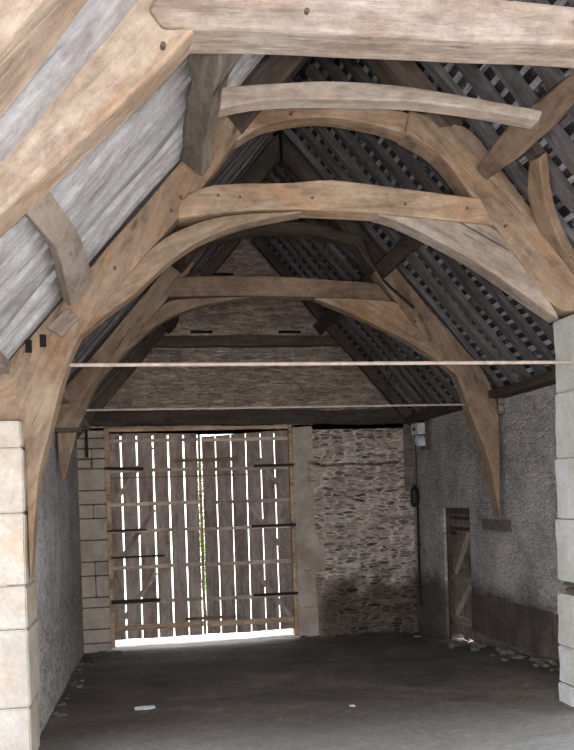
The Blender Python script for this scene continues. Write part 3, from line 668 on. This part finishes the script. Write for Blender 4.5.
for L_, x0, x1, z, h, tl in ((LL, -0.50, 0.10, 2.10, 0.05, 0.04), (LL, -0.50, 0.12, 1.125, 0.028, 0), (LL, -0.47, 0.30, 0.0, 0.055, 0), (LL, -0.45, 0.39, 0.70, 0.03, 0),
                          (RL, 1.87, 2.53, 2.09, 0.045, 0), (RL, 1.80, 2.53, 1.11, 0.045, 0), (RL, 1.80, 2.53, -0.01, 0.045, 0)):
    sub('strap_hinge', L_, x0, x1, z - h / 2, z + h / 2, GY - 0.025, GY + 0.02, 'iron', tl)
def dbar(x0, x1, z, h, mat):
    bm = bmesh.new(); hewn_beam(bm, x1 - x0, 0.04, h, 0.003, 8, 0.004, z, -(x1 - x0) / 2)
    obj('door_bar', bm, mat, D, ((x0 + x1) / 2, GY - 0.005, z), (0, 0, 0), 0.004)
dbar(0.60, 1.60, 2.21, 0.06, 'oak_brown'); dbar(0.68, 1.50, -0.33, 0.04, 'oak_brown'); dbar(-0.42, 1.75, 1.955, 0.02, 'oak_brown')

# ------------------------------------------------------------------ small side door in the right wall
S = empty('door_2', (4.6, 11.8, -0.6)); tag(S, 'narrow dark plank door with diagonal braces in the right wall', 'door', kind='structure')
XD = 4.66
bm = bmesh.new(); add_box(bm, 4.60, 4.74, 11.285, 11.36, -0.75, 1.325); add_box(bm, 4.60, 4.74, 12.25, 12.325, -0.75, 1.325); add_box(bm, 4.58, 4.74, 11.36, 12.25, 1.23, 1.325)
obj('door_frame', bm, 'oak_dark', S, bevel=0.006)
bm = bmesh.new(); e = [11.36, 11.54, 11.72, 11.90, 12.08, 12.25]; dz = [-0.60, -0.57, -0.61, -0.56, -0.58]
for i in range(5):
    g_ = 0.003 if i not in (1, 3) else 0.006
    add_box(bm, XD, XD + 0.03, e[i] + g_, e[i + 1] - g_, dz[i], 0.3 + 0.92)
lf = obj('door_leaf', bm, 'oak_grey', S, bevel=0.003)
def ybar(name, y0, z0, y1, z1, w, mat, x0=4.625, x1=4.66):
    d = math.hypot(y1 - y0, z1 - z0); bm = bmesh.new(); add_box(bm, -d / 2, d / 2, -w / 2, w / 2, -(x1 - x0) / 2, (x1 - x0) / 2)
    Xv = Vector((0, y1 - y0, z1 - z0)).normalized(); Zv = Vector((1, 0, 0)); R = Matrix((Xv, Zv.cross(Xv), Zv)).transposed().to_euler()
    o = obj(name, bm, mat, None, ((x0 + x1) / 2, (y0 + y1) / 2, (z0 + z1) / 2), R, 0.004)
    o.parent = lf; return o
for z, w in ((1.02, 0.05), (0.28, 0.10), (-0.33, 0.10), (1.18, 0.05)): ybar('rail', 11.37, z, 12.24, z, w, 'oak_grey' if z < 1 else 'oak_dark')
ybar('diagonal_brace', 12.10, 0.36, 11.50, 0.98, 0.085, 'door_rail'); ybar('diagonal_brace', 12.10, -0.26, 11.50, 0.22, 0.085, 'door_rail')
box_obj('latch', 4.60, 4.625, 11.95, 12.15, 0.93, 0.97, 'iron', S, 0.003)

# ------------------------------------------------------------------ electric fitting in the corner
E_ = empty('electric_meter_box', (4.55, 13.0, 2.2)); tag(E_, 'small white and grey electric box high in the far right corner', 'electric box')
box_obj('backboard', 4.53, 4.56, 12.72, 13.22, 2.25, 2.76, 'oak_grey', E_, 0.004)
box_obj('switch_box', 4.40, 4.53, 12.93, 13.25, 2.50, 2.68, 'plastic_white', E_, 0.01)
box_obj('switch', 4.385, 4.40, 13.04, 13.11, 2.56, 2.61, 'plastic_black', E_, 0.002)
box_obj('cover', 4.39, 4.53, 12.95, 13.24, 2.685, 2.80, 'plastic_black', E_, 0.015)
bm = bmesh.new(); add_cyl(bm, (4.53, 13.02, 2.40), (4.41, 13.02, 2.40), 0.085, 20); add_box(bm, 4.44, 4.53, 12.93, 13.12, 2.31, 2.36)
obj('meter', bm, 'glass_meter', E_, bevel=0.006)
bm = bmesh.new()
path = [(4.50, 13.22, 2.76), (4.52, 13.36, 2.70), (4.525, 13.42, 2.60), (4.525, 13.42, 1.70)]
for a, b in zip(path, path[1:]): add_cyl(bm, a, b, 0.016, 8)
obj('cable', bm, 'plastic_black', E_)
C_ = empty('junction_switch', (4.52, 13.4, 1.3)); tag(C_, 'black switch on the corner cable below the electric box', 'switch')
bm = bmesh.new(); add_cyl(bm, (4.49, 13.42, 1.34), (4.49, 13.42, 1.42), 0.05, 12, 0.075); add_cyl(bm, (4.49, 13.42, 1.42), (4.49, 13.42, 1.60), 0.075, 12); add_cyl(bm, (4.49, 13.42, 1.60), (4.49, 13.42, 1.695), 0.075, 12, 0.03)
obj('housing', bm, 'plastic_black', C_)
bm = bmesh.new(); add_cyl(bm, (4.53, 13.42, 1.34), (4.53, 13.44, -0.3), 0.02, 8); add_box(bm, 4.505, 4.56, 13.38, 13.46, 0.7, 0.73); add_box(bm, 4.505, 4.56, 13.38, 13.46, 0.0, 0.03)
obj('conduit', bm, 'iron', C_)

# ------------------------------------------------------------------ loose things on the floor
def lump(seed, r):
    bm = bmesh.new(); bmesh.ops.create_icosphere(bm, subdivisions=2, radius=r)
    for v in bm.verts:
        v.co *= 1 + 0.35 * noise.noise(v.co * (1.6 / r) + Vector((seed, 0, 0))); v.co.z *= 0.6
    me = bpy.data.meshes.new('rubble_stone'); bm.to_mesh(me); bm.free(); me.materials.append(M['rubble']); return me
lm = [lump(i * 2.2, 0.07) for i in range(5)]
rnd = random.Random(9)
def stones(n, fx, lab, grp, s0=0.5, s1=1.2):
    for i in range(n):
        x, y = fx(); s = rnd.uniform(s0, s1)
        o = bpy.data.objects.new('rubble_stone', lm[rnd.randrange(5)]); COL.objects.link(o)
        o.location = (x, y, floor_z(x, y) + 0.02 * s); o.scale = (s, s * rnd.uniform(0.7, 1.2), s * rnd.uniform(0.6, 1)); o.rotation_euler = (0, 0, rnd.uniform(0, 6))
        tag(o, lab, 'stone', grp)
stones(46, lambda: (4.50 - abs(rnd.gauss(0, 0.14)), rnd.uniform(7.6, 11.6)), 'small rubble stone in the heap along the foot of the right wall', 'rubble along the right wall')
stones(12, lambda: (rnd.uniform(-0.82, -0.35), rnd.uniform(13.0, 13.6)), 'small rubble stone at the foot of the left door jamb', 'rubble by the left door jamb', 0.4, 0.8)
stones(14, lambda: (rnd.uniform(2.4, 4.4), 13.62 - abs(rnd.gauss(0, 0.12))), 'small rubble stone at the foot of the gable wall, right of the cart doors', 'rubble by the gable wall', 0.4, 0.9)
stones(18, lambda: (-0.86 + abs(rnd.gauss(0, 0.08)), rnd.uniform(7.6, 12.8)), 'small rubble stone along the foot of the left wall', 'rubble along the left wall', 0.3, 0.7)
def scrap(x, y, w, d, lab):
    bm = bmesh.new()
    vs = [[bm.verts.new((w * (i / 4 - 0.5), d * (j / 3 - 0.5), 0.012 + 0.012 * noise.noise(Vector((i * 0.9, j * 0.8, x))))) for i in range(5)] for j in range(4)]
    for j in range(3):
        for i in range(4): bm.faces.new((vs[j][i], vs[j][i + 1], vs[j + 1][i + 1], vs[j + 1][i]))
    o = obj('paper_scrap', bm, 'paper', None, (x, y, floor_z(x, y)), (0, 0, 0.1)); m_ = o.modifiers.new('Solidify', 'SOLIDIFY'); m_.thickness = 0.003
    tag(o, lab, 'litter')
scrap(0.0, 8.58, 0.20, 0.12, 'white scrap of paper lying on the earth floor at lower left')
scrap(4.3, 12.95, 0.10, 0.08, 'tiny white scrap on the floor in the far right corner')
scrap(1.95, 7.9, 0.05, 0.05, 'tiny white scrap in the middle of the near floor')

# young shrub outside, seen through the gap between the leaves
sh = empty('shrub', (1.22, 16.6, -0.8)); tag(sh, 'green leafy shrub outside, glimpsed through the gap between the cart doors', 'shrub')
bm = bmesh.new()
for k in range(5): add_cyl(bm, (1.22 + 0.02 * k, 16.6, -0.8), (1.22 + 0.09 * (k - 2), 16.6 + 0.06 * (k - 2), 1.7 + 0.12 * (k % 3)), 0.012, 6, 0.005)
obj('stem', bm, 'bark', sh)
bm = bmesh.new(); rnd = random.Random(4)
for k in range(700):
    z = rnd.uniform(-0.2, 2.3); r = 0.17 * math.sqrt(rnd.random()); a = rnd.uniform(0, 6.28)
    c = Vector((1.22 + r * math.cos(a), 16.6 + r * math.sin(a), z)); d = Vector((rnd.gauss(0, 1), rnd.gauss(0, 1), rnd.gauss(0, 1))).normalized(); e = d.orthogonal().normalized()
    v = [bm.verts.new(c + d * 0.045), bm.verts.new(c + e * 0.018), bm.verts.new(c - d * 0.045), bm.verts.new(c - e * 0.018)]; bm.faces.new(v)
obj('foliage', bm, 'leaf', sh)

# ------------------------------------------------------------------ light
w = bpy.data.worlds.new('sky'); SC.world = w; w.use_nodes = True
wn = w.node_tree; bg = wn.nodes['Background']
tc = wn.nodes.new('ShaderNodeTexCoord'); sp = wn.nodes.new('ShaderNodeSeparateXYZ'); rp = wn.nodes.new('ShaderNodeValToRGB')
wn.links.new(tc.outputs['Generated'], sp.inputs[0]); wn.links.new(sp.outputs[2], rp.inputs[0]); wn.links.new(rp.outputs[0], bg.inputs['Color'])
rp.color_ramp.elements[0].position = 0.0; rp.color_ramp.elements[0].color = (0.95, 0.97, 1.0, 1)
rp.color_ramp.elements[1].position = 0.6; rp.color_ramp.elements[1].color = (0.70, 0.83, 1.0, 1)
bg.inputs['Strength'].default_value = 3.0
sun = bpy.data.lights.new('sun', 'SUN'); sun.energy = 8.5; sun.angle = 0.01; sun.color = (1.0, 0.94, 0.84)
so = bpy.data.objects.new('sun', sun); COL.objects.link(so); so.location = (20, 2, 30)
so.rotation_euler = Vector((-0.42, -0.03, -0.9)).to_track_quat('-Z', 'Y').to_euler()

fl = bpy.data.lights.new('camera_flash', 'POINT'); fl.energy = 300; fl.shadow_soft_size = 0.04; fl.color = (1.0, 0.96, 0.92)
fo = bpy.data.objects.new('camera_flash', fl); COL.objects.link(fo); fo.location = (0.03, -0.02, 1.68)
# ------------------------------------------------------------------ camera
F_ = 850.0; U0, V0 = 287.0, 495.0
cam = bpy.data.cameras.new('camera'); co = bpy.data.objects.new('camera', cam); COL.objects.link(co)
cam.sensor_fit = 'VERTICAL'; cam.sensor_height = 36.0; cam.lens = 36.0 * F_ / 750.0
cam.shift_y = (V0 - 375.0) / 750.0; cam.shift_x = 0.0
psi = math.atan(149 / F_); rho = 0.033
Hh = Vector((math.cos(psi), -math.sin(psi), 0)); Fw = Vector((math.sin(psi), math.cos(psi), 0)); Zz = Vector((0, 0, 1))
R_ = Hh * math.cos(rho) - Zz * math.sin(rho); Up = Hh * math.sin(rho) + Zz * math.cos(rho)
co.matrix_world = Matrix.Translation((0, 0, 1.6)) @ Matrix((R_, Up, -Fw)).transposed().to_4x4()
cam.clip_start = 0.05; cam.clip_end = 300
SC.camera = co
SC.view_settings.view_transform = 'Standard'; SC.view_settings.look = 'None'
SC.view_settings.exposure = 0.85; SC.view_settings.gamma = 1.0; SC.view_settings.use_curve_mapping = False
